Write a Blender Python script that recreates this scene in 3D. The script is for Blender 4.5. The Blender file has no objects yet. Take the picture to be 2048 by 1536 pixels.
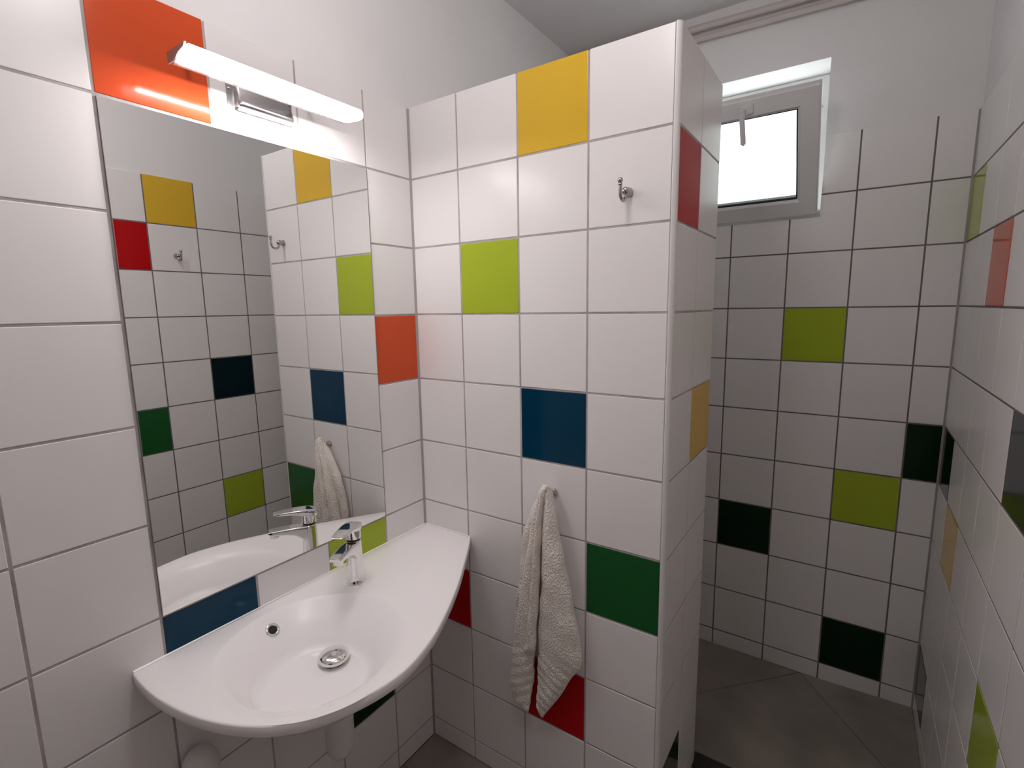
import bpy, bmesh, math, random
from mathutils import Vector, Matrix
random.seed(7)
S = bpy.context.scene
COL = S.collection
PI = math.pi

# ------------------------------------------------------------------ camera
# metres; x runs along the partition away from the mirror wall, y towards the
# window wall, z up; the corner of mirror wall and partition is the origin
cam = bpy.data.cameras.new('camera')
cam.sensor_width = 36.0
cam.lens = 1008.83 / 2048 * 36.0
cam.clip_start = 0.02
camo = bpy.data.objects.new('camera', cam)
COL.objects.link(camo)
yaw, pitch, roll = math.radians(-34.1566), math.radians(-8.5504), math.radians(-0.8971)
fwd = Vector((math.sin(yaw)*math.cos(pitch), math.cos(yaw)*math.cos(pitch), math.sin(pitch)))
rt = Vector((math.cos(yaw), -math.sin(yaw), 0))
up = rt.cross(fwd)
r2 = rt*math.cos(roll) + up*math.sin(roll)
u2 = -rt*math.sin(roll) + up*math.cos(roll)
M3 = Matrix((r2, u2, -fwd)).transposed()
camo.matrix_world = Matrix.Translation((1.132, -1.1452, 1.4825)) @ M3.to_4x4()
S.camera = camo

# ------------------------------------------------------------------ world, exposure
S.view_settings.view_transform = 'Standard'
S.view_settings.look = 'None'
S.view_settings.exposure = -0.03
S.view_settings.gamma = 1.0
S.view_settings.use_curve_mapping = False
S.cycles.max_bounces = 16
S.cycles.diffuse_bounces = 10
S.cycles.glossy_bounces = 8
W_ = bpy.data.worlds.new('overcast_sky')
S.world = W_
W_.use_nodes = True
bg = W_.node_tree.nodes['Background']
bg.inputs[0].default_value = (0.93, 1.0, 1.0, 1)
bg.inputs[1].default_value = 4.0
LAMP = 8.5                       # radiance of the lit diffuser of the mirror lamp
LAMP_COL = (1.0, 0.94, 0.94)
LED = 185.0                       # the bright strip of diodes along its inner edge
ROOMLAMP = 30.0                   # radiance of the opal globe of the ceiling lamp in the middle of the room

# ------------------------------------------------------------------ materials
def mat(name, col, rough=0.5, metal=0.0, spec=0.5, bump=0.0, bscale=60.0, var=0.0, vscale=3.0, coat=0.0, detail=3.0, trans=0.0, sss=0.0):
    m = bpy.data.materials.new(name); m.use_nodes = True
    nt = m.node_tree; b = nt.nodes['Principled BSDF']
    b.inputs['Base Color'].default_value = (*col, 1)
    b.inputs['Roughness'].default_value = rough
    b.inputs['Metallic'].default_value = metal
    b.inputs['Specular IOR Level'].default_value = spec
    b.inputs['Coat Weight'].default_value = coat
    b.inputs['Coat Roughness'].default_value = 0.04
    b.inputs['Transmission Weight'].default_value = trans
    if sss:
        b.inputs['Subsurface Weight'].default_value = sss
        b.inputs['Subsurface Radius'].default_value = (0.004, 0.003, 0.002)
    tc = nt.nodes.new('ShaderNodeTexCoord')
    if bump:
        n = nt.nodes.new('ShaderNodeTexNoise'); n.inputs['Scale'].default_value = bscale
        n.inputs['Detail'].default_value = detail
        nt.links.new(tc.outputs['Object'], n.inputs['Vector'])
        bp = nt.nodes.new('ShaderNodeBump'); bp.inputs['Strength'].default_value = bump
        bp.inputs['Distance'].default_value = 0.002
        nt.links.new(n.outputs['Fac'], bp.inputs['Height'])
        nt.links.new(bp.outputs['Normal'], b.inputs['Normal'])
    if var:
        n2 = nt.nodes.new('ShaderNodeTexNoise'); n2.inputs['Scale'].default_value = vscale
        n2.inputs['Detail'].default_value = 4
        nt.links.new(tc.outputs['Object'], n2.inputs['Vector'])
        rp = nt.nodes.new('ShaderNodeValToRGB')
        rp.color_ramp.elements[0].position = 0.3; rp.color_ramp.elements[1].position = 0.7
        rp.color_ramp.elements[0].color = (*[c*(1-var) for c in col], 1)
        rp.color_ramp.elements[1].color = (*[min(1, c*(1+var)) for c in col], 1)
        nt.links.new(n2.outputs['Fac'], rp.inputs['Fac'])
        nt.links.new(rp.outputs['Color'], b.inputs['Base Color'])
    return m

MT = {
    'white': mat('white_tile_glaze', (0.80, 0.782, 0.777), 0.28, spec=0.32, bump=0.012, bscale=25, var=0.01),
    'orange': mat('orange_tile_glaze', (0.62, 0.085, 0.026), 0.12, spec=0.2),
    'yellow': mat('yellow_tile_glaze', (0.68, 0.43, 0.035), 0.14, spec=0.2),
    'lime': mat('lime_tile_glaze', (0.37, 0.47, 0.035), 0.13, spec=0.2),
    'blue': mat('petrol_blue_tile_glaze', (0.001, 0.036, 0.078), 0.12, spec=0.2),
    'green': mat('dark_green_tile_glaze', (0.011, 0.092, 0.022), 0.12, spec=0.2),
    'bottle': mat('very_dark_green_tile_glaze', (0.0025, 0.020, 0.006), 0.12, spec=0.2),
    'ink': mat('very_dark_blue_tile_glaze', (0.001, 0.012, 0.018), 0.12, spec=0.2),
    'red': mat('red_tile_glaze', (0.46, 0.007, 0.010), 0.12, spec=0.07),
}
M_GROUT2 = mat('dark_shower_grout', (0.17, 0.145, 0.14), 0.9, bump=0.4, bscale=300, var=0.2, vscale=12)
M_GROUT = mat('grey_grout', (0.42, 0.385, 0.38), 0.9, bump=0.4, bscale=300, var=0.2, vscale=12)
M_PLASTER = mat('white_wall_paint', (0.78, 0.77, 0.77), 0.85, bump=0.12, bscale=40, var=0.02)
M_CEIL = mat('ceiling_paint', (0.70, 0.69, 0.69), 0.9, bump=0.1, bscale=40, var=0.02)
M_FLOOR = mat('grey_floor_tile', (0.27, 0.238, 0.207), 0.45, bump=0.05, bscale=30, var=0.18, vscale=5)
M_FJOINT = mat('floor_joint', (0.09, 0.08, 0.075), 0.9, bump=0.3, bscale=200)
M_DARKSTRIP = mat('dark_threshold', (0.02, 0.019, 0.017), 0.6, bump=0.6, bscale=150)
M_PVC = mat('white_pvc', (0.72, 0.72, 0.715), 0.35)
M_PVCT = mat('white_waste_plastic', (0.72, 0.71, 0.70), 0.3, sss=0.2)
M_GASKET_SHADE = mat('black_gasket_and_gap_shade', (0.01, 0.01, 0.01), 0.5)
M_CHROME = mat('chrome', (0.80, 0.79, 0.79), 0.05, 1.0, bump=0.01, bscale=40)
M_NICKEL = mat('brushed_nickel', (0.46, 0.42, 0.39), 0.22, 1.0, bump=0.02, bscale=90)
M_STEEL = mat('stainless_steel', (0.60, 0.575, 0.58), 0.24, 1.0, bump=0.03, bscale=70)
M_CERAMIC = mat('white_basin_resin', (0.90, 0.88, 0.885), 0.27, spec=0.4, bump=0.004, bscale=20)
M_HOLE_SHADE = mat('hole_shade', (0.008, 0.008, 0.008), 0.7)
M_LAMPBODY = mat('lamp_housing', (0.36, 0.33, 0.33), 0.35, 0.6, bump=0.01, bscale=60)
M_SILICONE = mat('grey_silicone', (0.34, 0.31, 0.305), 0.6, bump=0.2, bscale=120)
M_DOOR = mat('dark_brown_door', (0.035, 0.02, 0.013), 0.4, bump=0.1, bscale=18, var=0.3, vscale=9)
M_PIPE = mat('painted_pipe', (0.56, 0.50, 0.48), 0.6, bump=0.05, bscale=50)

# mirror: silvered glass with a faint tint
M_MIRROR = mat('mirror_silver', (0.84, 0.845, 0.835), 0.0, 1.0)
nt = M_MIRROR.node_tree
_n = nt.nodes.new('ShaderNodeTexNoise'); _n.inputs['Scale'].default_value = 6
_r = nt.nodes.new('ShaderNodeMapRange'); _r.inputs['To Min'].default_value = 0.0; _r.inputs['To Max'].default_value = 0.006
nt.links.new(_n.outputs['Fac'], _r.inputs['Value'])
nt.links.new(_r.outputs['Result'], nt.nodes['Principled BSDF'].inputs['Roughness'])

# window glass
M_GLASS = bpy.data.materials.new('window_glass'); M_GLASS.use_nodes = True
nt = M_GLASS.node_tree; nt.nodes.clear()
o_ = nt.nodes.new('ShaderNodeOutputMaterial'); mx = nt.nodes.new('ShaderNodeMixShader')
tr = nt.nodes.new('ShaderNodeBsdfTransparent'); gl = nt.nodes.new('ShaderNodeBsdfGlossy')
gl.inputs['Roughness'].default_value = 0.02
tr.inputs[0].default_value = (0.93, 0.95, 0.94, 1)
fr = nt.nodes.new('ShaderNodeFresnel'); fr.inputs['IOR'].default_value = 1.5
nt.links.new(fr.outputs[0], mx.inputs[0]); nt.links.new(tr.outputs[0], mx.inputs[1]); nt.links.new(gl.outputs[0], mx.inputs[2])
nt.links.new(mx.outputs[0], o_.inputs[0])

# opal glass of the ceiling lamp
M_OPAL = bpy.data.materials.new('lit_opal_glass'); M_OPAL.use_nodes = True
b = M_OPAL.node_tree.nodes['Principled BSDF']
b.inputs['Emission Color'].default_value = (*LAMP_COL, 1)
b.inputs['Emission Strength'].default_value = ROOMLAMP

# lamp diffuser
M_LED = bpy.data.materials.new('lit_diffuser'); M_LED.use_nodes = True
nt = M_LED.node_tree
b = nt.nodes['Principled BSDF']
b.inputs['Base Color'].default_value = (0.8, 0.8, 0.8, 1)
b.inputs['Emission Color'].default_value = (*LAMP_COL, 1)
b.inputs['Emission Strength'].default_value = LAMP

M_STRIP = bpy.data.materials.new('lit_diode_strip'); M_STRIP.use_nodes = True
b = M_STRIP.node_tree.nodes['Principled BSDF']
b.inputs['Emission Color'].default_value = (*LAMP_COL, 1)
b.inputs['Emission Strength'].default_value = LED

# terry towel
M_TOWEL = mat('cream_terry', (0.87, 0.81, 0.75), 0.95, spec=0.1)
nt = M_TOWEL.node_tree; b = nt.nodes['Principled BSDF']
b.inputs['Sheen Weight'].default_value = 0.25
tc = nt.nodes.new('ShaderNodeTexCoord')
v1 = nt.nodes.new('ShaderNodeTexVoronoi'); v1.inputs['Scale'].default_value = 260
n1 = nt.nodes.new('ShaderNodeTexNoise'); n1.inputs['Scale'].default_value = 160; n1.inputs['Detail'].default_value = 4
mp = nt.nodes.new('ShaderNodeMapping'); mp.inputs['Scale'].default_value = (1, 1, 0.7)
nt.links.new(tc.outputs['Object'], mp.inputs['Vector'])
nt.links.new(mp.outputs[0], v1.inputs['Vector']); nt.links.new(mp.outputs[0], n1.inputs['Vector'])
ad = nt.nodes.new('ShaderNodeMath'); ad.operation = 'ADD'
nt.links.new(v1.outputs['Distance'], ad.inputs[0]); nt.links.new(n1.outputs['Fac'], ad.inputs[1])
bp = nt.nodes.new('ShaderNodeBump'); bp.inputs['Strength'].default_value = 0.8; bp.inputs['Distance'].default_value = 0.0035
nt.links.new(ad.outputs[0], bp.inputs['Height']); nt.links.new(bp.outputs['Normal'], b.inputs['Normal'])

# ------------------------------------------------------------------ helpers
def link(name, me, m=None, parent=None, loc=None, smooth=None):
    if m is not None and not me.materials:
        me.materials.append(m)
    if smooth is not None:
        for p in me.polygons: p.use_smooth = True
        me.set_sharp_from_angle(angle=math.radians(smooth))
    o = bpy.data.objects.new(name, me)
    if parent is not None: o.parent = parent
    if loc is not None: o.location = loc
    COL.objects.link(o)
    return o
def from_bm(name, bm):
    bmesh.ops.recalc_face_normals(bm, faces=bm.faces)
    me = bpy.data.meshes.new(name); bm.to_mesh(me); bm.free(); return me
def empty(name, loc, rz=0.0):
    o = bpy.data.objects.new(name, None); o.location = loc; o.rotation_euler = (0, 0, rz)
    o.empty_display_size = 0.05
    COL.objects.link(o); return o
def tag(o, label, cat=None, group=None):
    o['label'] = label
    if cat: o['category'] = cat
    if group: o['group'] = group
    return o
def add_box(bm, lo, hi, bev=0.0):
    t = bmesh.new()
    bmesh.ops.create_cube(t, size=1.0)
    for v in t.verts:
        v.co = Vector([lo[i] + (v.co[i]+0.5)*(hi[i]-lo[i]) for i in range(3)])
    if bev: bmesh.ops.bevel(t, geom=list(t.edges), offset=bev, segments=2, affect='EDGES')
    me = bpy.data.meshes.new('tmp'); t.to_mesh(me); t.free(); bm.from_mesh(me); bpy.data.meshes.remove(me)
def box(name, lo, hi, m, parent=None, bev=0.0, smooth=None, loc=None):
    bm = bmesh.new(); add_box(bm, lo, hi, bev)
    return link(name, from_bm(name, bm), m, parent, smooth=smooth if smooth is not None else (40 if bev else None), loc=loc)
def boxes(name, lst, m, parent=None):
    bm = bmesh.new()
    for lo, hi in lst: add_box(bm, lo, hi)
    return link(name, from_bm(name, bm), m, parent)
def structure(o): o['kind'] = 'structure'; return o
def add_loft(bm, secs, caps=True, closed=True):
    rings = [[bm.verts.new(p) for p in s] for s in secs]
    n = len(secs[0])
    for a, b_ in zip(rings, rings[1:]):
        for i in range(n if closed else n-1):
            j = (i+1) % n
            bm.faces.new((a[i], a[j], b_[j], b_[i]))
    if caps:
        bm.faces.new(rings[0][::-1]); bm.faces.new(rings[-1])
    return rings
def add_lathe(bm, prof, n=32, M=Matrix.Identity(4), caps=True):
    secs = []
    for r, z in prof:
        r = max(r, 1e-5)
        secs.append([M @ Vector((r*math.cos(2*PI*i/n), r*math.sin(2*PI*i/n), z)) for i in range(n)])
    add_loft(bm, secs, caps=caps)
def add_tube(bm, pts, rad, n=16):
    pts = [Vector(p) for p in pts]; secs = []
    t0 = (pts[1]-pts[0]).normalized()
    ref = Vector((0, 0, 1)) if abs(t0.z) < 0.9 else Vector((1, 0, 0))
    x = t0.cross(ref).normalized()
    for i, p in enumerate(pts):
        t = (pts[min(i+1, len(pts)-1)] - pts[max(i-1, 0)]).normalized()
        x = (x - t*x.dot(t)).normalized(); y = t.cross(x)
        r = rad[i] if isinstance(rad, (list, tuple)) else rad
        secs.append([p + x*r*math.cos(2*PI*k/n) + y*r*math.sin(2*PI*k/n) for k in range(n)])
    add_loft(bm, secs)
def superell(w, h, n=32, e=2.6):
    out = []
    for i in range(n):
        a = 2*PI*i/n; c, s = math.cos(a), math.sin(a)
        out.append((w*math.copysign(abs(c)**(2/e), c), h*math.copysign(abs(s)**(2/e), s)))
    return out
def lerp(a, b, t): return a + (b-a)*t
def interp(tab, x):
    if x <= tab[0][0]: return tab[0][1]
    for (a, u), (b_, v) in zip(tab, tab[1:]):
        if x <= b_:
            t = (x-a)/(b_-a); return u + (v-u)*t
    return tab[-1][1]

# ------------------------------------------------------------------ room dimensions
P, ZT, PH = 0.2, 2.0659, 0.1996
RW, RD, CEIL, YF = 1.406, 1.034, 2.585, -1.66      # right wall, window wall, ceiling, wall behind the camera
PX, PT = 0.7805, 0.390                            # partition: end of its front tiles, thickness
ROWS = [ZT - i*PH for i in range(11)] + [0.0]
G = 0.0050                                        # joint width
TT = 0.008                                        # tile thickness

# ------------------------------------------------------------------ tiles
_tm = {}
def tile_mesh(poly, mk):
    key = (tuple((round(a, 4), round(b, 4)) for a, b in poly), mk)
    if key in _tm: return _tm[key]
    def inset(poly, d):
        n = len(poly); out = []
        for i in range(n):
            p0, p1, p2 = Vector(poly[i-1]), Vector(poly[i]), Vector(poly[(i+1) % n])
            a = (p1-p0).normalized(); b = (p2-p1).normalized()
            na = Vector((-a.y, a.x)); nb = Vector((-b.y, b.x))
            m = (na+nb); m /= max(1e-6, (1+na.dot(nb)))
            out.append(p1 + m*d)
        return out
    bm = bmesh.new()
    lv = [(0.0, -TT), (0.0, -0.0009), (0.0004, -0.00025), (0.0011, 0.0)]
    add_loft(bm, [[Vector((q.x, q.y, z)) for q in inset(poly, d)] for d, z in lv])
    me = from_bm('tile', bm); me.materials.append(MT[mk])
    _tm[key] = me
    return me
TLAB = {'orange': 'orange tile', 'yellow': 'yellow tile', 'lime': 'lime green tile', 'blue': 'petrol blue tile',
        'green': 'dark green tile', 'bottle': 'very dark bottle green tile', 'ink': 'very dark blue-green tile', 'red': 'red tile'}
def lay(parent, origin, ux, uz, cols, colours, skip=None, holes=None, rows=ROWS):
    """tiles on a plane: origin + ux*u + z*w, faces along ux x uz; cols = list of (u0,u1)"""
    ux, uz = Vector(ux), Vector(uz); nz = ux.cross(uz)
    R = Matrix((ux, uz, nz)).transposed().to_4x4()
    for c, (a, b) in enumerate(cols):
        for r in range(len(rows)-1):
            z1, z0 = rows[r], rows[r+1]
            if skip and skip(c, r): continue
            u0, u1 = a+G/2, b-G/2; w0, w1 = z0+G/2, z1-G/2
            if r == len(rows)-2: w0 = z0
            if r == 0: w1 = z1
            poly = [(u0, w0), (u1, w0), (u1, w1), (u0, w1)]
            if holes:
                hu0, hu1, hw0 = holes            # opening that starts at height hw0 and has no lower end of its own above
                if w1 > hw0 and u1 > hu0 and u0 < hu1:
                    top = min(w1, hw0)
                    if w0 >= hw0:
                        if u0 < hu0: u1 = hu0
                        elif u1 > hu1: u0 = hu1
                        else: continue
                        poly = [(u0, w0), (u1, w0), (u1, w1), (u0, w1)]
                    elif u0 < hu0: poly = [(u0, w0), (u1, w0), (u1, hw0), (hu0, hw0), (hu0, w1), (u0, w1)]
                    elif u1 > hu1: poly = [(u0, w0), (u1, w0), (u1, w1), (hu1, w1), (hu1, hw0), (u0, hw0)]
                    else: poly = [(u0, w0), (u1, w0), (u1, hw0), (u0, hw0)]
            cu = (min(p[0] for p in poly)+max(p[0] for p in poly))/2
            cw = (min(p[1] for p in poly)+max(p[1] for p in poly))/2
            mk = colours.get((r, c), 'white')
            o = link('tile', tile_mesh([(p[0]-cu, p[1]-cw) for p in poly], mk), None, parent)
            tilt = Matrix.Rotation(random.gauss(0, 0.0009), 4, 'X') @ Matrix.Rotation(random.gauss(0, 0.0009), 4, 'Y')
            o.matrix_world = Matrix.Translation(Vector(origin) + ux*cu + uz*cw) @ R @ tilt
            if mk != 'white': o['label'] = TLAB[mk]

GB = 0.0012            # grout lies this far behind the tile faces
# --- mirror wall (left), x = 0
wl = structure(boxes('wall_left', [((-0.2, YF, 0), (-0.004, RD+0.2, CEIL))], M_PLASTER))
box('grout', (-0.0045, YF, 0), (-GB, -0.0, ZT-0.002), M_GROUT, wl)
box('grout', (-0.0045, PT, 0), (-GB, RD, ZT-0.002), M_GROUT, wl)
v1c = 0.1662
cl = [(0.0015, v1c)] + [(v1c+i*P, v1c+(i+1)*P) for i in range(7)] + [(v1c+7*P, -YF)]
# columns run towards the camera (-y); a left-handed run is mirrored by using +y as axis
def cols_neg(cs): return [(-b, -a) for a, b in cs]
lay(wl, (0, 0, 0), (0, 1, 0), (0, 0, 1), cols_neg(cl),
    {(0, 3): 'orange', (3, 0): 'orange', (6, 1): 'lime', (6, 3): 'blue', (8, 1): 'bottle', (4, 6): 'yellow', (8, 7): 'red', (2, 7): 'lime'},
    skip=lambda c, r: c in (1, 2, 3) and 1 <= r <= 5)
cs = [(PT, 0.434), (0.434, 0.634), (0.634, 0.834), (0.834, RD-0.0015)]
lay(wl, (0, 0, 0), (0, 1, 0), (0, 0, 1), cs, {})

# --- window wall (back), y = RD
WX0, WX1, WZ0, WZ1, WT = 0.53, 1.000, 1.790, 2.320, 0.26
Y0 = RD+0.004
wb = structure(boxes('wall_back', [((-0.2, Y0, 0), (RW+0.2, RD+WT, WZ0)), ((-0.2, Y0, WZ0), (WX0, RD+WT, WZ1)),
                                   ((WX1, Y0, WZ0), (RW+0.2, RD+WT, WZ1)), ((-0.2, Y0, WZ1), (RW+0.2, RD+WT, CEIL))], M_PLASTER))
boxes('grout', [((0, RD+GB, 0), (RW, Y0+0.0005, WZ0)), ((0, RD+GB, WZ0), (WX0, Y0+0.0005, ZT-0.002)),
                ((WX1+0.001, RD+GB, WZ0), (RW, Y0+0.0005, ZT-0.002))], M_GROUT2, wb)
w1c = RW-0.1005
cb = [(w1c, RW-0.0015)] + [(w1c-(i+1)*P, w1c-i*P) for i in range(6)] + [(0.0015, w1c-6*P)]
lay(wb, (0, RD, 0), (1, 0, 0), (0, 0, 1), cb,
    {(3, 2): 'lime', (5, 0): 'bottle', (6, 1): 'lime', (7, 3): 'bottle', (9, 1): 'bottle'}, holes=(WX0, WX1-0.0, WZ0))
# --- right wall, x = RW
wr = structure(boxes('wall_right', [((RW+0.004, YF, 0), (RW+0.2, RD+0.2, CEIL))], M_PLASTER))
box('grout', (RW+GB, YF, 0), (RW+0.0045, RD, ZT-0.002), M_GROUT2, wr)
cr = [(0.832, RD-0.0015)] + [(0.832-(i+1)*P, 0.832-i*P) for i in range(12)] + [(YF, 0.832-12*P)]
lay(wr, (RW, 0, 0), (0, -1, 0), (0, 0, 1), cols_neg(cr),
    {(1, 0): 'lime', (5, 0): 'bottle', (9, 0): 'bottle', (6, 1): 'yellow', (2, 2): 'orange', (4, 4): 'ink', (7, 4): 'lime',
     (0, 5): 'yellow', (1, 6): 'red', (5, 6): 'green', (3, 8): 'orange', (6, 9): 'blue', (8, 7): 'yellow'})
# --- partition, front face y = 0, end face x = PX + trim
EX = PX + 0.012
wp = structure(boxes('wall_partition', [((-0.003, 0.004, 0), (EX-0.004, PT-0.004, ZT-0.003))], M_PLASTER))
boxes('grout', [((0, GB, 0), (PX, 0.0045, ZT-0.002)), ((0, PT-0.0045, 0), (EX-0.002, PT-GB, ZT-0.002)),
                ((EX-0.0045, 0.01, 0), (EX-GB, PT-0.002, ZT-0.002))], M_GROUT, wp)
cp = [(0.0015, 0.1828), (0.1828, 0.3828), (0.3828, 0.5828), (0.5828, PX+G/2-0.0006)]
lay(wp, (0, 0, 0), (1, 0, 0), (0, 0, 1), cp,
    {(0, 2): 'yellow', (2, 1): 'lime', (4, 2): 'blue', (6, 3): 'green', (7, 0): 'red', (8, 2): 'red'})
lay(wp, (EX, 0, 0), (0, 1, 0), (0, 0, 1), [(0.0115, 0.192), (0.192, PT)], {(1, 0): 'red', (4, 1): 'yellow', (9, 0): 'bottle'})
lay(wp, (0, PT, 0), (-1, 0, 0), (0, 0, 1), cols_neg([(0.0015, 0.1828), (0.1828, 0.3828), (0.3828, 0.5828), (0.5828, EX)]), {})
box('top_render', (0, 0.003, ZT-0.004), (EX-0.003, PT-0.003, ZT-0.0015), M_PLASTER, wp)
bm = bmesh.new()          # quarter-round corner trim
rr = 0.0115
prof = [(PX+0.0008, 0.009), (PX+0.0008, 0.0), (PX+0.0018, -0.0006)]
prof += [(EX+0.0006-rr+rr*math.sin(a), rr-0.0006-rr*math.cos(a)) for a in [i/8*PI/2 for i in range(1, 9)]]
prof += [(EX, rr+0.0005), (EX-0.006, rr+0.0005), (EX-0.006, 0.009)]
add_loft(bm, [[Vector((x, y, z)) for x, y in prof] for z in (0.0, ZT+0.001)])
tag(link('edge_trim', from_bm('edge_trim', bm), M_PVC, wp, smooth=40), 'white rounded plastic corner strip')
# silicone seams in the inner corners
def seam(x, y, parent, z1=ZT-0.002, sx=1, sy=-1, w=0.0055):
    bm = bmesh.new()
    add_loft(bm, [[Vector((x, y, z)), Vector((x+sx*w, y, z)), Vector((x, y+sy*w, z))] for z in (0, z1)])
    link('corner_seam', from_bm('corner_seam', bm), M_SILICONE, parent)
seam(0, 0, wl); seam(RW, RD, wr, sx=-1)

# --- unseen wall behind the camera; its dark door added for the tap's reflections
wf = structure(boxes('wall_front', [((-0.2, YF-0.15, 0), (0.45, YF, CEIL)), ((1.25, YF-0.15, 0), (RW+0.2, YF, CEIL)), ((0.45, YF-0.15, 2.05), (1.25, YF, CEIL))], M_PLASTER))
dr = structure(box('door_1', (0.455, YF-0.06, 0.005), (1.245, YF-0.02, 2.045), M_DOOR, bev=0.003))
box('door_panel', (0.56, YF-0.022, 0.2), (1.14, YF-0.012, 0.95), M_DOOR, dr, bev=0.004)
box('door_panel', (0.56, YF-0.022, 1.1), (1.14, YF-0.012, 1.9), M_DOOR, dr, bev=0.004)
bm = bmesh.new(); add_tube(bm, [(0.53, YF-0.02, 1.03), (0.53, YF+0.03, 1.03)], 0.009); add_tube(bm, [(0.522, YF+0.03, 1.03), (0.65, YF+0.03, 1.03)], 0.009)
link('door_handle', from_bm('door_handle', bm), M_NICKEL, dr, smooth=40)

# --- ceiling
structure(box('ceiling', (-0.2, YF-0.15, CEIL), (RW+0.2, RD+WT, CEIL+0.15), M_CEIL))

# --- floor: big grey tiles in the room, three sloping slabs in the shower
fl = structure(box('floor', (-0.2, YF-0.15, -0.12), (RW+0.2, RD+0.2, -0.004), M_FJOINT))
def slab(poly, parent, name='floor_tile', m=M_FLOOR, th=0.01):
    bm = bmesh.new()
    n = len(poly); c = Vector((sum(p[0] for p in poly)/n, sum(p[1] for p in poly)/n, 0))
    def ins(p, d):
        q = Vector((p[0], p[1], 0)); v = (c-q); L = v.length
        return q + v*(d/L)
    secs = [[Vector((*ins(p, 0.002)[:2], p[2]-th)) for p in poly], [Vector((*ins(p, 0.002)[:2], p[2]-0.0015)) for p in poly], [Vector((*ins(p, 0.004)[:2], p[2])) for p in poly]]
    add_loft(bm, secs)
    return link(name, from_bm(name, bm), m, parent)
SY = 0.425
ys = [YF, -1.35, -0.75, -0.15, 0.36]
xs = [0.0, 0.53, 1.13, RW]
for i in range(len(xs)-1):
    for j in range(len(ys)-1):
        x0, x1, y0, y1 = xs[i], xs[i+1], ys[j], ys[j+1]
        if y1 > 0.3:
            if x1 <= 0.6: y1 = 0.0
            elif x0 < EX:            # the tile beside the partition is cut round its end
                slab([(x0, y0, 0), (x1, y0, 0), (x1, 0.0, 0), (x0, 0.0, 0)], fl)
                x0 = EX; y0 = 0.0
        slab([(x0, y0, 0), (x1, y0, 0), (x1, y1, 0), (x0, y1, 0)], fl)
KX, KY = 1.045, RD
slab([(KX, KY, 0.0), (0.475, SY, 0.0), (RW, SY, 0.002), (RW, 0.57, 0.004)], fl)
slab([(KX, KY, 0.0), (RW, 0.57, 0.004), (RW, RD, 0.012)], fl)
slab([(KX, KY, 0.0), (0.0, RD, 0.006), (0.0, SY, 0.004), (0.475, SY, 0.0)], fl)
t1 = structure(box('trim_1', (EX+0.0005, 0.362, -0.006), (RW, SY-0.001, 0.0015), M_DARKSTRIP, bev=0.001))
t1['label'] = 'dark strip across the floor at the shower entrance'

# ------------------------------------------------------------------ window: fixed frame, tilted hopper sash
wi = empty('window_1', ((WX0+WX1)/2, RD+0.05, WZ0)); structure(wi)
def wl_(o):                      # keep the coordinates of the room when parented to the window empty
    o.location = Vector(o.location) - wi.location
    return o
def ring_frame(bm, u0, u1, w0, w1, t, d0, d1, step=None):
    """mitred rectangular frame, local (u, w, depth); returns nothing"""
    outer = [(u0, w0), (u1, w0), (u1, w1), (u0, w1)]; inner = [(u0+t, w0+t), (u1-t, w0+t), (u1-t, w1-t), (u0+t, w1-t)]
    e = 0.004
    prof = [(0, d0), (0, d1-e), (e/t, d1), (1-2*e/t, d1), (1.0, d1-0.008), (1.0, d0)]
    rings = []
    for f, d in prof:
        rings.append([bm.verts.new((lerp(o[0], i[0], f), lerp(o[1], i[1], f), d)) for o, i in zip(outer, inner)])
    for a, b_ in zip(rings, rings[1:]+rings[:1]):
        for i in range(4):
            j = (i+1) % 4
            bm.faces.new((a[i], a[j], b_[j], b_[i]))
# fixed frame: local u = x, w = z, depth towards the room (-y)
def room_mat(origin, zdir):
    u = Vector((1, 0, 0)); w = Vector(zdir).normalized(); n = u.cross(w)      # n points to -y for w = +z
    return Matrix.Translation(Vector(origin)) @ Matrix((u, w, n)).transposed().to_4x4()
bm = bmesh.new(); ring_frame(bm, WX0, WX1, 0.0, WZ1-WZ0, 0.036, 0.0, 0.055)
me = from_bm('fixed_frame', bm); o = link('fixed_frame', me, M_PVC, wi)
o.matrix_world = Matrix.Translation(-wi.location) @ room_mat((0, RD+0.20, WZ0), (0, 0, 1))
# sash hinged at its lower edge, leaning into the room
SB = Vector((0, 1.018, 1.795)); STOP = Vector((0, 0.800, 2.160))
sdir = (STOP-SB); SL = sdir.length
SX0, SX1 = 0.542, 0.991
MS = Matrix.Translation(-wi.location) @ room_mat(SB, sdir)
sash = link('sash', bpy.data.meshes.new('sash'), None, wi)
bm = bmesh.new(); ring_frame(bm, SX0, SX1, 0.0, SL, 0.062, -0.055, 0.0)
bm.to_mesh(sash.data); bm.free(); sash.data.materials.append(M_PVC)
sash.matrix_world = MS
bm = bmesh.new(); add_box(bm, (SX0+0.055, 0.055, -0.034), (SX1-0.055, SL-0.055, -0.026))
link('pane', from_bm('pane', bm), M_GLASS, sash)
bm = bmesh.new(); ring_frame(bm, SX0+0.0605, SX1-0.0605, 0.0605, SL-0.0605, 0.007, -0.038, -0.010)
link('gasket', from_bm('gasket', bm), M_GASKET_SHADE, sash)
HX, HS = 0.768, SL-0.030
hd = link('window_handle', bpy.data.meshes.new('window_handle'), None, sash)
bm = bmesh.new()
add_box(bm, (HX-0.014, HS-0.016, -0.001), (HX+0.03, HS+0.016, 0.010), 0.003)
add_tube(bm, [(HX, HS, 0.008), (HX, HS, 0.034)], 0.008)
add_box(bm, (HX-0.0085, HS-0.106, 0.030), (HX+0.0085, HS+0.010, 0.041), 0.004)
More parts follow.
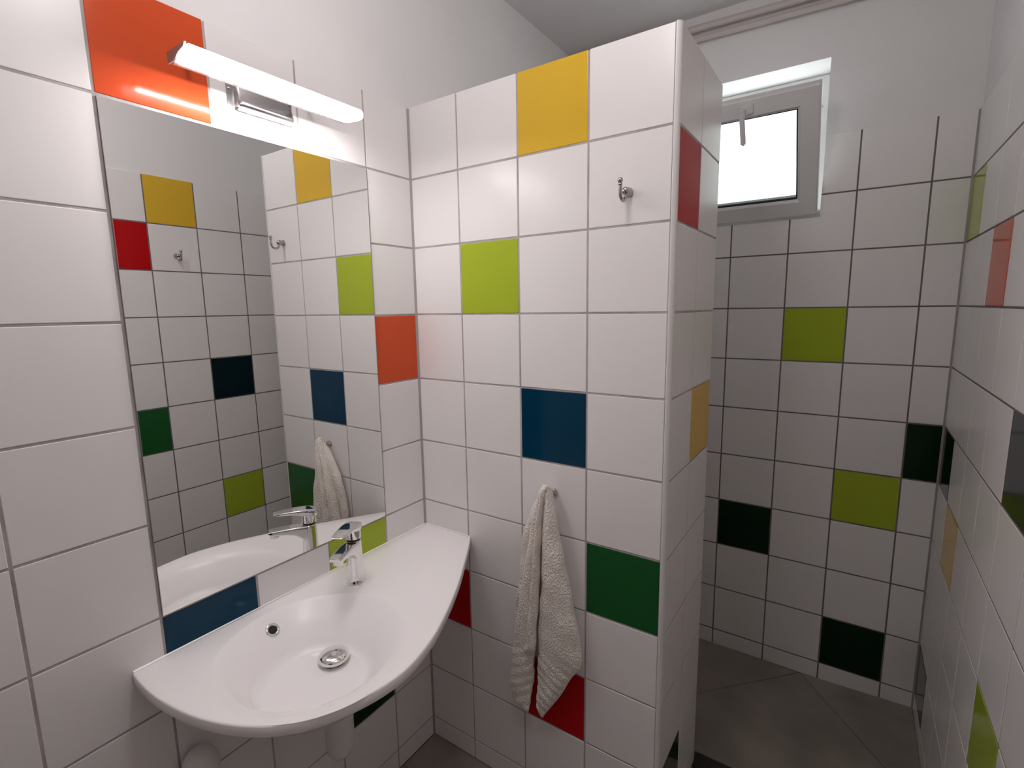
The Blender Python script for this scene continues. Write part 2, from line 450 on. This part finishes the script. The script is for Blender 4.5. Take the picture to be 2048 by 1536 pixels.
bm.to_mesh(hd.data); bm.free(); hd.data.materials.append(M_PVC); hd['label'] = 'white lever handle hanging down'
for p in hd.data.polygons: p.use_smooth = True
hd.data.set_sharp_from_angle(angle=0.7)
box('lower_rail', (WX0+0.002-wi.location.x, -0.013, 0.0042), (WX1-0.002-wi.location.x, 0.045, 0.0335), M_PVC, wi, bev=0.003)
# scissor stay at the side of the sash
bm = bmesh.new()
tp = Vector((0.978, 0.838, 2.205-0.05)); bt = Vector((0.978, RD+0.045, 2.24))
add_tube(bm, [Vector((0.974, 0.845, 2.125)), Vector((0.974, RD+0.150, 2.21))], 0.0035, 8)
o = link('stay_arm', from_bm('stay_arm', bm), M_NICKEL, wi); o.location = -wi.location
# sill board in the reveal
box('inner_sill', (WX0+0.002-wi.location.x, -0.040, 0.0005), (WX1-0.002-wi.location.x, 0.094, 0.004), M_PVC, wi)

# ------------------------------------------------------------------ mirror
mr = empty('wall_mirror', (0.0, -0.4662, ROWS[6]+0.003))
MY0, MY1 = -0.7662+0.0028, -0.1662-0.0042
mh = ROWS[1]-ROWS[6]-0.007
o = box('mirror_backing', (-GB+0.0002, MY0+0.4662+0.0005, 0.0), (0.0017, MY1+0.4662, mh+0.0004), M_SILICONE, mr)
box('gap_shade_strip', (-GB+0.0002, MY1+0.4662+0.0001, 0.0), (0.0016, MY1+0.4662+0.0016, mh), M_GASKET_SHADE, mr)  # black strip paints the shadow in the gap between mirror and tile
bm = bmesh.new(); add_box(bm, (0.0017, MY0+0.4662, 0.0005), (0.0042, MY1+0.4662, mh-0.0005), 0.0006)
link('mirror_glass', from_bm('mirror_glass', bm), M_MIRROR, mr)
tag(mr, 'frameless rectangular mirror set flush between the tiles above the washbasin', 'mirror')

# ------------------------------------------------------------------ lamp over the mirror
lamp = empty('mirror_lamp', (0.0, -0.4775, 1.927))
LY = 0.190
bm = bmesh.new()
prof = [(0.0885, 0.0165), (0.0885, 0.001), (0.0980, 0.0008)]
for i in range(13):
    a = PI + i/12*PI
    prof.append((0.1230-0.0240*math.cos(a-PI), 0.004 + 0.0060*math.sin(a)))
prof += [(0.147, 0.012), (0.1445, 0.0165)]
ends = [(-LY, 1.0), (LY-0.012, 1.0), (LY-0.005, 0.93), (LY-0.001, 0.78), (LY, 0.55)]
cx_, cz_ = 0.117, 0.006
add_loft(bm, [[Vector((cx_+(x-cx_)*k, y, cz_+(z-cz_)*k)) for x, z in prof] for y, k in ends])
link('diffuser', from_bm('diffuser', bm), M_LED, lamp, smooth=35)
bm = bmesh.new()
add_box(bm, (0.071, -LY-0.0005, 0.002), (0.0884, LY-0.004, 0.0205), 0.0025)
add_box(bm, (0.080, -LY-0.0005, 0.0166), (0.138, LY-0.006, 0.0205), 0.0018)
link('housing', from_bm('housing', bm), M_LAMPBODY, lamp, smooth=40)
box('diode_strip', (0.0890, -LY+0.006, -0.0006), (0.0975, LY-0.016, 0.0012), M_STRIP, lamp)
bm = bmesh.new()
ec = [(0.071, 0.001), (0.090, 0.001), (0.098, 0.004), (0.112, 0.010), (0.132, 0.014), (0.138, 0.0205), (0.071, 0.0205)]
add_loft(bm, [[Vector((x, y, z)) for x, z in ec] for y in (-LY-0.004, -LY-0.0006)])
tag(link('end_cap', from_bm('end_cap', bm), M_LAMPBODY, lamp, smooth=40), 'grey end cap')
for by in (-0.13, 0.13):
    bm = bmesh.new()
    add_box(bm, (0.0005, by-0.012, 0.042), (0.008, by+0.012, 0.072), 0.002)
    add_tube(bm, [(0.006, by, 0.057), (0.04, by, 0.042), (0.078, by, 0.017)], 0.004, 10)
    link('wall_bracket', from_bm('wall_bracket', bm), M_LAMPBODY, lamp, smooth=40)
tag(lamp, 'lit slim white bar lamp on the wall above the mirror', 'lamp')

# ------------------------------------------------------------------ ceiling lamp (above the frame; its light throws the hook shadows)
cl_ = empty('ceiling_lamp', (0.68, -0.65, CEIL))
bm = bmesh.new(); add_lathe(bm, [(0.050, -0.0005), (0.050, -0.014), (0.040, -0.022), (0.008, -0.024), (0.008, -0.135), (0.034, -0.137), (0.036, -0.160), (0.030, -0.161)], 32)
link('lamp_mount', from_bm('lamp_mount', bm), M_PVC, cl_, smooth=40)
bm = bmesh.new(); add_lathe(bm, [(0.0305, -0.1505)] + [(0.092*math.sin(t), -0.240+0.092*math.cos(t)) for t in [0.36+i*(PI-0.36)/20 for i in range(21)]], 40)
link('opal_globe', from_bm('opal_globe', bm), M_OPAL, cl_, smooth=60)
tag(cl_, 'round white opal globe lamp hanging from the ceiling in the middle of the room', 'lamp')

# ------------------------------------------------------------------ exhaust vent
vent = empty('wall_vent', (0.0, -0.4575, 1.9095))
box('cover_plate', (0.0004, -0.075, 0.0), (0.0024, 0.0755, 0.083), M_STEEL, vent, bev=0.0006)
bm = bmesh.new()
hp = [(0.0022, 0.0775), (0.0045, 0.0775), (0.0100, 0.0420)] + [(0.0150+0.0070*math.cos(a), 0.0130+0.0070*math.sin(a)) for a in [0.9-i*0.2 for i in range(14)]] + [(0.0060, 0.0012), (0.0022, 0.0012)]
hy0, hy1 = -0.060, 0.073
add_loft(bm, [[Vector((0.0022 + (x-0.0022)*k, y, z)) for x, z in hp] for y, k in ((hy0, 0.10), (hy0+0.004, 0.80), (hy0+0.009, 1.0), (hy1-0.009, 1.0), (hy1-0.004, 0.80), (hy1, 0.10))])
link('hood', from_bm('hood', bm), M_STEEL, vent, smooth=40)
for sy in (-0.069, ):
    for sz in (0.041,):
        bm = bmesh.new(); add_lathe(bm, [(0.003, 0.0), (0.003, 0.0012), (0.0018, 0.0021), (0, 0.0023)], 12, Matrix.Translation((0.0024, sy, sz)) @ Matrix.Rotation(PI/2, 4, 'Y'))
        link('screw', from_bm('screw', bm), M_STEEL, vent, smooth=40)
tag(vent, 'stainless steel hooded vent cover on the white tile behind the lamp', 'vent')

# ------------------------------------------------------------------ washbasin
ZS = 0.784
OUT = [(0.0012, -0.0012), (0.0012, -0.826), (0.03, -0.8285), (0.056, -0.8295), (0.10, -0.829), (0.147, -0.8245), (0.20, -0.8155), (0.245, -0.8035), (0.287, -0.788), (0.336, -0.762),
       (0.364, -0.740), (0.394, -0.708), (0.421, -0.660), (0.441, -0.602), (0.449, -0.548), (0.4455, -0.498), (0.429, -0.433),
       (0.411, -0.385), (0.387, -0.332), (0.357, -0.272), (0.322, -0.208), (0.288, -0.152), (0.250, -0.091), (0.2195, -0.043), (0.192, -0.0012)]
def smooth_out(pts, n=10):
    """Catmull-Rom through the curved front; the two wall sides stay straight"""
    c = pts[1:]; out = [pts[0]]
    for i in range(len(c)-1):
        p0 = Vector(c[max(i-1, 0)]); p1 = Vector(c[i]); p2 = Vector(c[i+1]); p3 = Vector(c[min(i+2, len(c)-1)])
        for k in range(n):
            t = k/n
            q = 0.5*((2*p1)+(p2-p0)*t+(2*p0-5*p1+4*p2-p3)*t*t+(3*p1-p0-3*p2+p3)*t**3)
            out.append((q.x, q.y))
    out.append(c[-1]); return out
OUTS = smooth_out(OUT)
BC, BR = Vector((0.225, -0.573)), 0.183
FC, FR = Vector((0.232, -0.583)), 0.112
DC = Vector((0.201, -0.513))
def ray_out(a):
    d = Vector((math.cos(a), math.sin(a))); best = None
    n = len(OUTS)
    for i in range(n):
        p, q = Vector(OUTS[i]), Vector(OUTS[(i+1) % n]); e = q-p
        den = d.x*e.y-d.y*e.x
        if abs(den) < 1e-9: continue
        t = ((p.x-BC.x)*e.y-(p.y-BC.y)*e.x)/den; u = ((p.x-BC.x)*d.y-(p.y-BC.y)*d.x)/den
        if t > 0 and -1e-6 <= u <= 1+1e-6 and (best is None or t < best): best = t
    return best
angs = [2*PI*i/192 for i in range(192)]
for c in (OUTS[0], OUTS[1], OUTS[-1]):
    angs.append(math.atan2(c[1]-BC.y, c[0]-BC.x) % (2*PI))
angs = sorted(set(round(a, 6) for a in angs))
def bring(r, z, c): return [Vector((c.x+r*math.cos(a), c.y+r*math.sin(a), z)) for a in angs]
def oring(inset, z):
    res = []
    for a in angs:
        t = ray_out(a) - inset*1.05
        res.append(Vector((BC.x+t*math.cos(a), BC.y+t*math.sin(a), z)))
    return res
bm = bmesh.new()
secs = []
for k in range(0, 8):                              # floor of the bowl falls towards the drain
    t = k/7
    c = DC.lerp(FC, min(1, t*1.0)); r = lerp(0.02, FR-0.012, t)
    secs.append(bring(r, 0.6905 + 0.0095*t, c))
for k in range(1, 9):                              # rounded foot of the bowl wall
    t = k/8
    secs.append(bring((1-t)**2*(FR-0.012)+2*t*(1-t)*(FR-0.002)+t*t*(FR+0.009), (1-t)**2*0.7000+2*t*(1-t)*0.7008+t*t*0.7136, FC))
for k in range(1, 8):                              # bowl wall, slightly convex
    t = k/8
    c = FC.lerp(BC, t); r = lerp(FR+0.004, BR-0.006, t)
    secs.append(bring(r, lerp(0.708, 0.776, t) + 0.005*math.sin(PI*t), c))
def fil(a):                                        # the lip is crisp along the wall and soft at the front edge
    k = 0.5+0.5*math.cos(a-math.radians(-22)); k = k*k*(3-2*k)
    return 0.006+0.028*k
def lip(t):
    res = []
    for a in angs:
        f = fil(a); r = BR-0.006 + t*(f+0.006)
        u = (r-(BR-0.006))/(f+0.006)
        z = 0.776 + 0.008*(2*u-u*u)
        res.append(Vector((BC.x+r*math.cos(a), BC.y+r*math.sin(a), z)))
    return res
secs += [lip(t) for t in (0.25, 0.5, 0.75, 0.92, 1.0)]
bo = [0.0035]
def mid(f):
    A = lip(1.0); B = oring(0.0035, ZS)
    return [a.lerp(b_, f) for a, b_ in zip(A, B)]
secs += [mid(f) for f in (0.25, 0.5, 0.75)]
secs += [oring(0.0035, ZS), oring(0.0012, ZS-0.0008), oring(0.0, ZS-0.003), oring(0.0, ZS-0.021), oring(0.002, ZS-0.0235), oring(0.02, ZS-0.024)]
# underside: shell of the bowl
A = oring(0.02, ZS-0.024); B = bring(BR+0.006, ZS-0.024, BC)
secs.append([a.lerp(b_, 0.98) if (a-Vector((BC.x, BC.y, a.z))).length > BR+0.006 else a for a, b_ in zip(A, B)])
secs += [bring(BR*0.93, ZS-0.05, BC), bring(FR+0.016, 0.692, FC), bring(FR, 0.682, FC), bring(0.03, 0.676, DC), bring(0.02, 0.676, DC)]
add_loft(bm, secs, caps=False)
# close the drain hole wall
bm.verts.ensure_lookup_table()
n = len(angs); first = bm.verts[0:n]; last = bm.verts[len(bm.verts)-n:]
for i in range(n):
    j = (i+1) % n
    bm.faces.new((first[i], last[i], last[j], first[j]))
basin = link('washbasin', from_bm('washbasin', bm), M_CERAMIC, None, smooth=70)
tag(basin, 'white one-piece washbasin with a round bowl and curved front edge, fixed in the corner', 'washbasin')
# plug
bm = bmesh.new()
add_lathe(bm, [(0.024, 0.0015), (0.0315, 0.0020), (0.0342, 0.0042), (0.0346, 0.0075), (0.0336, 0.0110), (0.0300, 0.0143), (0.0230, 0.0170), (0.0140, 0.0188), (0.0060, 0.0196), (0, 0.0198)], 48, Matrix.Translation((DC.x, DC.y, 0.6975)))
add_lathe(bm, [(0.0195, -0.020), (0.0195, -0.0065), (0.0275, -0.0055), (0.0275, -0.0035), (0.012, -0.0030), (0.012, 0.004)], 32, Matrix.Translation((DC.x, DC.y, 0.6975)))
tag(link('drain_plug', from_bm('drain_plug', bm), M_CHROME, basin, smooth=50), 'domed chrome plug')
# overflow ring on the back of the bowl wall
ov = Vector((0.0705, -0.578, 0.7585)); on = Vector((0.70, 0.0, 0.714)).normalized()
MO = Matrix.Translation(ov) @ on.to_track_quat('Z', 'Y').to_matrix().to_4x4()
bm = bmesh.new()
add_lathe(bm, [(0.0092, -0.012), (0.0155, -0.012), (0.0158, 0.0008), (0.0150, 0.0026), (0.0125, 0.0034), (0.0102, 0.0026), (0.0092, 0.0005), (0.0092, -0.012)], 32, MO, caps=False)
ovr = link('overflow_ring', from_bm('overflow_ring', bm), M_CHROME, basin, smooth=60)
bm = bmesh.new(); add_lathe(bm, [(0.0098, 0.0002), (0.0098, 0.0014), (0, 0.0015)], 24, MO)  # black disc on the uncut bowl, painting the shade inside the overflow
link('overflow_shade_disc', from_bm('overflow_shade_disc', bm), M_HOLE_SHADE, ovr)
# bead of sealant where the slab meets both walls
bm = bmesh.new()
add_loft(bm, [[Vector((0, y, ZS-0.002)), Vector((0.003, y, ZS+0.0002)), Vector((0, y, ZS+0.002))] for y in (-0.824, -0.0005)])
add_loft(bm, [[Vector((x, 0, ZS-0.002)), Vector((x, -0.003, ZS+0.0002)), Vector((x, 0, ZS+0.002))] for x in (0.0005, 0.190)])
link('sealant_bead', from_bm('sealant_bead', bm), M_CERAMIC, basin)

# ------------------------------------------------------------------ faucet
fc = empty('faucet', (0.0985, -0.362, ZS), math.atan2(-0.89, 0.46))
def ell(cx, rx, ry, z, n=40, slope=0.0):
    return [Vector((cx+rx*math.cos(2*PI*i/n), ry*math.sin(2*PI*i/n), z + slope*rx*math.cos(2*PI*i/n))) for i in range(n)]
bm = bmesh.new()
add_loft(bm, [ell(0, 0.0225, 0.0225, 0.0), ell(0, 0.0235, 0.0235, 0.001), ell(0, 0.0235, 0.0235, 0.003), ell(0.0, 0.0226, 0.0226, 0.0045), ell(0.0, 0.0215, 0.0215, 0.03), ell(0.0, 0.0203, 0.0203, 0.07),
              ell(0.0, 0.0196, 0.0196, 0.100), ell(0.0, 0.0192, 0.0192, 0.1125, slope=0.05), ell(0.0, 0.0175, 0.0175, 0.1140, slope=0.05)])
body = link('body', from_bm('body', bm), M_CHROME, fc, smooth=35)
bm = bmesh.new()
def ssec(x, w, z0, z1, e=7.0, n=32, tilt=0.0):
    c = (z0+z1)/2
    return [Vector((x + tilt*(q-0), p, c+q)) for p, q in superell(w, (z1-z0)/2, n, e)]
add_loft(bm, [ssec(0.0, 0.0175, 0.066, 0.1135), ssec(0.016, 0.0180, 0.070, 0.1145), ssec(0.026, 0.0180, 0.082, 0.1150), ssec(0.040, 0.0180, 0.0925, 0.1155), ssec(0.060, 0.0178, 0.0985, 0.1158),
              ssec(0.085, 0.0172, 0.1025, 0.1158), ssec(0.098, 0.0165, 0.1040, 0.1155), ssec(0.103, 0.0150, 0.1055, 0.1148), ssec(0.1045, 0.0130, 0.1075, 0.1135)])
link('spout', from_bm('spout', bm), M_CHROME, fc, smooth=30)
bm = bmesh.new(); add_lathe(bm, [(0.0095, 0.0935), (0.0118, 0.0940), (0.0122, 0.0955), (0.0122, 0.1045), (0, 0.1045)], 28, Matrix.Translation((0.088, 0, 0)))
link('aerator', from_bm('aerator', bm), M_CHROME, fc, smooth=40)
bm = bmesh.new(); add_lathe(bm, [(0.0165, 0.112), (0.0165, 0.121)], 32)
link('seal_ring', from_bm('seal_ring', bm), M_GASKET_SHADE, fc, smooth=40)
bm = bmesh.new()
add_loft(bm, [ell(0, 0.0185, 0.0185, 0.1195, slope=0.04), ell(0, 0.0196, 0.0196, 0.1205, slope=0.04), ell(0, 0.0198, 0.0198, 0.135), ell(0, 0.0194, 0.0194, 0.150)])
hd2 = link('handle_hub', from_bm('handle_hub', bm), M_CHROME, fc, smooth=35)
bm = bmesh.new()
def lsec(x, w, z0, z1, e=5.5): return ssec(x, w, z0, z1, e)
add_loft(bm, [lsec(-0.0215, 0.006, 0.143, 0.150), lsec(-0.0205, 0.012, 0.139, 0.1535), lsec(-0.016, 0.0175, 0.137, 0.1570), lsec(-0.006, 0.0200, 0.138, 0.1600), lsec(0.008, 0.0203, 0.140, 0.1620),
              lsec(0.022, 0.0200, 0.146, 0.1628), lsec(0.040, 0.0188, 0.1515, 0.1630), lsec(0.062, 0.0172, 0.1545, 0.1625), lsec(0.080, 0.0150, 0.1560, 0.1612), lsec(0.087, 0.0125, 0.1568, 0.1602), lsec(0.0885, 0.0105, 0.1575, 0.1594)])
link('lever', from_bm('lever', bm), M_CHROME, hd2, smooth=32)
tag(fc, 'chrome single-lever mixer tap standing on the washbasin', 'tap')

# ------------------------------------------------------------------ waste fittings under the basin
tp_ = empty('bottle_trap', (0.201, -0.513, 0.452))
bm = bmesh.new(); add_lathe(bm, [(0, 0.0), (0.016, 0.001), (0.025, 0.006), (0.0305, 0.016), (0.0325, 0.03), (0.0325, 0.085), (0.033, 0.087), (0.033, 0.112), (0.028, 0.118), (0.018, 0.120)], 36)
link('cup', from_bm('cup', bm), M_PVCT, tp_, smooth=40)
bm = bmesh.new(); add_lathe(bm, [(0.016, 0.119), (0.016, 0.190), (0.024, 0.192), (0.024, 0.222), (0.019, 0.2235)], 28)
link('tail_pipe', from_bm('tail_pipe', bm), M_PVCT, tp_, smooth=40)
bm = bmesh.new(); add_tube(bm, [(-0.02, 0, 0.098), (-0.1990, 0, 0.098)], 0.016, 20)
link('outlet_pipe', from_bm('outlet_pipe', bm), M_PVCT, tp_, smooth=40)
bm = bmesh.new(); add_lathe(bm, [(0.020, -0.0), (0.032, 0.001), (0.028, 0.008), (0.018, 0.011)], 28, Matrix.Translation((-0.2005, 0, 0.098)) @ Matrix.Rotation(PI/2, 4, 'Y'))
link('wall_rosette', from_bm('wall_rosette', bm), M_PVCT, tp_, smooth=40)
tag(tp_, 'white plastic bottle trap hanging under the washbasin', 'trap')
vl = empty('angle_valve', (0.0005, -0.43, 0.50))
bm = bmesh.new(); RX = Matrix.Rotation(PI/2, 4, 'Y')
add_lathe(bm, [(0.016, 0), (0.022, 0.001), (0.018, 0.006), (0.009, 0.008), (0.009, 0.040), (0.012, 0.041), (0.012, 0.056), (0.008, 0.058)], 24, RX)
link('valve_body', from_bm('valve_body', bm), M_NICKEL, vl, smooth=40)
bm = bmesh.new(); add_lathe(bm, [(0.006, 0.058), (0.015, 0.060), (0.015, 0.074), (0.012, 0.077), (0, 0.077)], 10, RX)
link('valve_knob', from_bm('valve_knob', bm), M_NICKEL, vl, smooth=30)
tag(vl, 'small metal water valve on the wall behind the white bottle trap', 'valve')
sp = empty('waste_standpipe', (0.040, -0.742, 0.0))
bm = bmesh.new(); add_lathe(bm, [(0.030, 0.0005), (0.030, 0.49)], 32)
link('pipe', from_bm('pipe', bm), M_PVCT, sp, smooth=40)
bm = bmesh.new(); add_lathe(bm, [(0.032, 0.47), (0.035, 0.472), (0.035, 0.530), (0.032, 0.546), (0.024, 0.558), (0.012, 0.564), (0, 0.565)], 32)
link('cap', from_bm('cap', bm), M_PVCT, sp, smooth=40)
tag(sp, 'white plastic standpipe with a domed cap against the tiles below the basin', 'pipe')

# ------------------------------------------------------------------ hooks
def make_hook(name, loc, rz, label):
    h = empty(name, loc, rz)                       # local -y points out of the wall
    RXm = Matrix.Rotation(PI/2, 4, 'X')
    bm = bmesh.new(); add_lathe(bm, [(0.0105, 0.0003), (0.0112, 0.002), (0.0108, 0.005), (0.0085, 0.0085), (0.0078, 0.012), (0.0088, 0.0155), (0.0095, 0.019), (0.0080, 0.0235), (0.0045, 0.0262), (0, 0.027)], 28, RXm)
    link('rosette', from_bm('rosette', bm), M_NICKEL, h, smooth=50)
    bm = bmesh.new()
    pts = [(0, -0.018, -0.004)]
    for i in range(13):
        a = PI*1.0 + i/12*PI
        pts.append((0, -0.0345-0.0150*math.cos(2*PI-a)*-1 if False else -0.0345+0.0150*math.cos(a-PI), -0.008+0.0145*math.sin(a)))
    pts += [(0, -0.0500, 0.000), (0, -0.0505, 0.008)]
    add_tube(bm, pts, [0.0042]*8+[0.0038]*(len(pts)-8), 14)
    link('arm', from_bm('arm', bm), M_NICKEL, h, smooth=60)
    bm = bmesh.new()
    add_lathe(bm, [(0.003, 0.006), (0.0046, 0.0072), (0.0050, 0.009), (0.0042, 0.0108), (0.0034, 0.0118), (0.0044, 0.0130), (0.0056, 0.0152), (0.0060, 0.0178), (0.0054, 0.0206), (0.0036, 0.0228), (0, 0.0236)], 20, Matrix.Translation((0, -0.0505, 0)))
    link('ball_tip', from_bm('ball_tip', bm), M_NICKEL, h, smooth=60)
    tag(h, label, 'hook', 'coat hooks on the tiles')
    return h
make_hook('wall_hook', (0.684, 0.0, 1.7385), 0, 'small empty metal hook high on the partition tiles')
make_hook('wall_hook', (0.488, 0.0, 0.9880), 0, 'small metal hook holding the cream towel')
make_hook('wall_hook', (RW, -0.068, 1.735), -PI/2, 'small metal hook on the right wall, seen in the mirror')

# ------------------------------------------------------------------ towel
# outlines of the folds: height z -> (left x, right x), depth y of the middle, half thickness
def fold(bm, rows, n=28, ripple=0.0, seed=0):
    """rows: (z, xl, xr, yc, th); closed flattened sections, dense in height"""
    rnd = random.Random(seed); ph = [rnd.uniform(0, 6.28) for _ in range(8)]
    zs = [r[0] for r in rows]
    N = 130; secs = []
    tabs = [[(-r[0], r[k]) for r in rows] for k in (1, 2, 3, 4)]
    for i in range(N+1):
        z = lerp(zs[0], zs[-1], i/N)
        xl, xr, yc, th = [interp(t, -z) for t in tabs]
        w = max((xr-xl)/2, 0.0015); c = (xl+xr)/2
        s = []
        for k in range(n):
            a = 2*PI*k/n; u, v = math.cos(a), math.sin(a)
            e = 2.0
            x = w*math.copysign(abs(u)**(2/e), u); y = th*math.copysign(abs(v)**(2/e), v)
            rp = ripple*(math.sin(x*95+ph[0]+z*9)+0.7*math.sin(x*60-z*34+ph[1])+0.5*math.sin(z*70+x*40+ph[2]))*min(1, th/0.012)
            if z < 0.56: rp += 0.0016*min(1, (0.56-z)/0.06)*math.sin(z*190+(c+x)*120*(1 if c > 0.45 else -1)+ph[4])*min(1, th/0.012)
            x2 = x + 0.0012*math.sin(z*60+ph[3])
            s.append(Vector((c+x2, min(yc+y+rp, -0.0015), z)))
        secs.append(s)
    add_loft(bm, secs)
bm = bmesh.new()
# far left strip, pushed back against the wall, ending in a frayed corner
fold(bm, [(1.006, 0.474, 0.480, -0.040, 0.005), (0.990, 0.464, 0.478, -0.037, 0.009), (0.969, 0.452, 0.472, -0.034, 0.012), (0.927, 0.429, 0.458, -0.030, 0.014), (0.881, 0.410, 0.443, -0.027, 0.015), (0.821, 0.396, 0.431, -0.024, 0.015),
          (0.752, 0.388, 0.416, -0.021, 0.013), (0.708, 0.385, 0.408, -0.020, 0.012), (0.638, 0.369, 0.396, -0.018, 0.010), (0.600, 0.364, 0.386, -0.018, 0.008), (0.580, 0.364, 0.380, -0.018, 0.006), (0.562, 0.369, 0.373, -0.018, 0.003)], ripple=0.0024, seed=3)
# left main fold
fold(bm, [(1.013, 0.476, 0.484, -0.047, 0.006), (1.004, 0.472, 0.483, -0.047, 0.010), (0.982, 0.465, 0.478, -0.046, 0.014), (0.933, 0.451, 0.470, -0.044, 0.018), (0.874, 0.437, 0.4655, -0.042, 0.021), (0.805, 0.424, 0.458, -0.040, 0.023),
          (0.719, 0.407, 0.449, -0.038, 0.024), (0.646, 0.392, 0.442, -0.036, 0.023), (0.551, 0.377, 0.442, -0.034, 0.021), (0.506, 0.370, 0.441, -0.033, 0.020), (0.459, 0.363, 0.438, -0.032, 0.018), (0.410, 0.356, 0.433, -0.030, 0.016),
          (0.375, 0.352, 0.428, -0.029, 0.014), (0.345, 0.355, 0.422, -0.029, 0.012), (0.327, 0.366, 0.418, -0.029, 0.010), (0.312, 0.396, 0.416, -0.029, 0.006), (0.305, 0.409, 0.414, -0.029, 0.003)], ripple=0.0013, seed=4)
# narrow middle fold with its short rolled end
fold(bm, [(1.013, 0.483, 0.489, -0.054, 0.006), (1.004, 0.480, 0.489, -0.055, 0.010), (0.982, 0.475, 0.486, -0.056, 0.012), (0.921, 0.4675, 0.4815, -0.057, 0.015), (0.850, 0.4600, 0.4755, -0.056, 0.017), (0.790, 0.4545, 0.4710, -0.055, 0.018),
          (0.711, 0.446, 0.4675, -0.054, 0.018), (0.636, 0.436, 0.461, -0.053, 0.017), (0.586, 0.432, 0.457, -0.053, 0.016), (0.550, 0.430, 0.455, -0.053, 0.014), (0.532, 0.420, 0.452, -0.053, 0.011), (0.520, 0.417, 0.443, -0.053, 0.008), (0.511, 0.424, 0.434, -0.052, 0.003)], ripple=0.0007, seed=5)
# right main fold
fold(bm, [(1.012, 0.486, 0.493, -0.046, 0.006), (1.004, 0.486, 0.498, -0.046, 0.010), (0.975, 0.4855, 0.505, -0.044, 0.015), (0.929, 0.4820, 0.515, -0.042, 0.019), (0.865, 0.4765, 0.528, -0.041, 0.022), (0.814, 0.4725, 0.540, -0.040, 0.024), (0.781, 0.471, 0.548, -0.039, 0.025),
          (0.709, 0.4675, 0.563, -0.037, 0.025), (0.660, 0.463, 0.573, -0.036, 0.025), (0.609, 0.458, 0.582, -0.034, 0.024), (0.561, 0.4555, 0.589, -0.033, 0.022), (0.540, 0.454, 0.5885, -0.032, 0.021), (0.520, 0.4535, 0.583, -0.031, 0.020),
          (0.476, 0.452, 0.557, -0.030, 0.019), (0.434, 0.449, 0.535, -0.029, 0.017), (0.399, 0.447, 0.517, -0.028, 0.015), (0.360, 0.4445, 0.495, -0.028, 0.012), (0.336, 0.443, 0.478, -0.028, 0.010), (0.318, 0.448, 0.466, -0.028, 0.006), (0.310, 0.456, 0.463, -0.028, 0.003)], ripple=0.0015, seed=6)
# the gathered top over the hook
add_tube(bm, [(0.481, -0.052, 0.975), (0.483, -0.056, 0.995), (0.484, -0.055, 1.009), (0.485, -0.046, 1.0145), (0.486, -0.036, 1.011), (0.488, -0.028, 0.997), (0.490, -0.024, 0.975), (0.492, -0.022, 0.94)], [0.007, 0.0085, 0.0085, 0.0085, 0.0085, 0.009, 0.010, 0.008], 18)
tow = link('hand_towel', from_bm('hand_towel', bm), M_TOWEL, None, smooth=180)
tag(tow, 'cream terry hand towel hanging in folds from the hook on the partition', 'towel')

# ------------------------------------------------------------------ pipes under the ceiling
def ceil_pipe(name, z0, z1, y, r, label):
    h = empty(name, (0.0, y, z0))
    bm = bmesh.new(); add_tube(bm, [(0.0, 0, 0), (RW+0.003, 0, z1-z0)], r, 20)
    link('pipe_run', from_bm('pipe_run', bm), M_PIPE, h, smooth=60)
    for x in (0.30, 1.03):
        bm = bmesh.new(); add_tube(bm, [(x-0.006, 0, (z1-z0)*x/RW), (x+0.006, 0, (z1-z0)*x/RW)], r+0.002, 20)
        add_tube(bm, [(x, 0, (z1-z0)*x/RW), (x, RD+0.006-y, (z1-z0)*x/RW)], 0.004, 10)
        link('pipe_clip', from_bm('pipe_clip', bm), M_PIPE, h, smooth=40)
    tag(h, label, 'pipe', 'painted heating pipes under the ceiling')
ceil_pipe('heating_pipe', 2.545, 2.507, RD-0.020, 0.0125, 'upper of the two thin painted pipes under the ceiling above the window')
ceil_pipe('heating_pipe', 2.508, 2.470, RD-0.018, 0.0105, 'lower of the two thin painted pipes under the ceiling above the window')
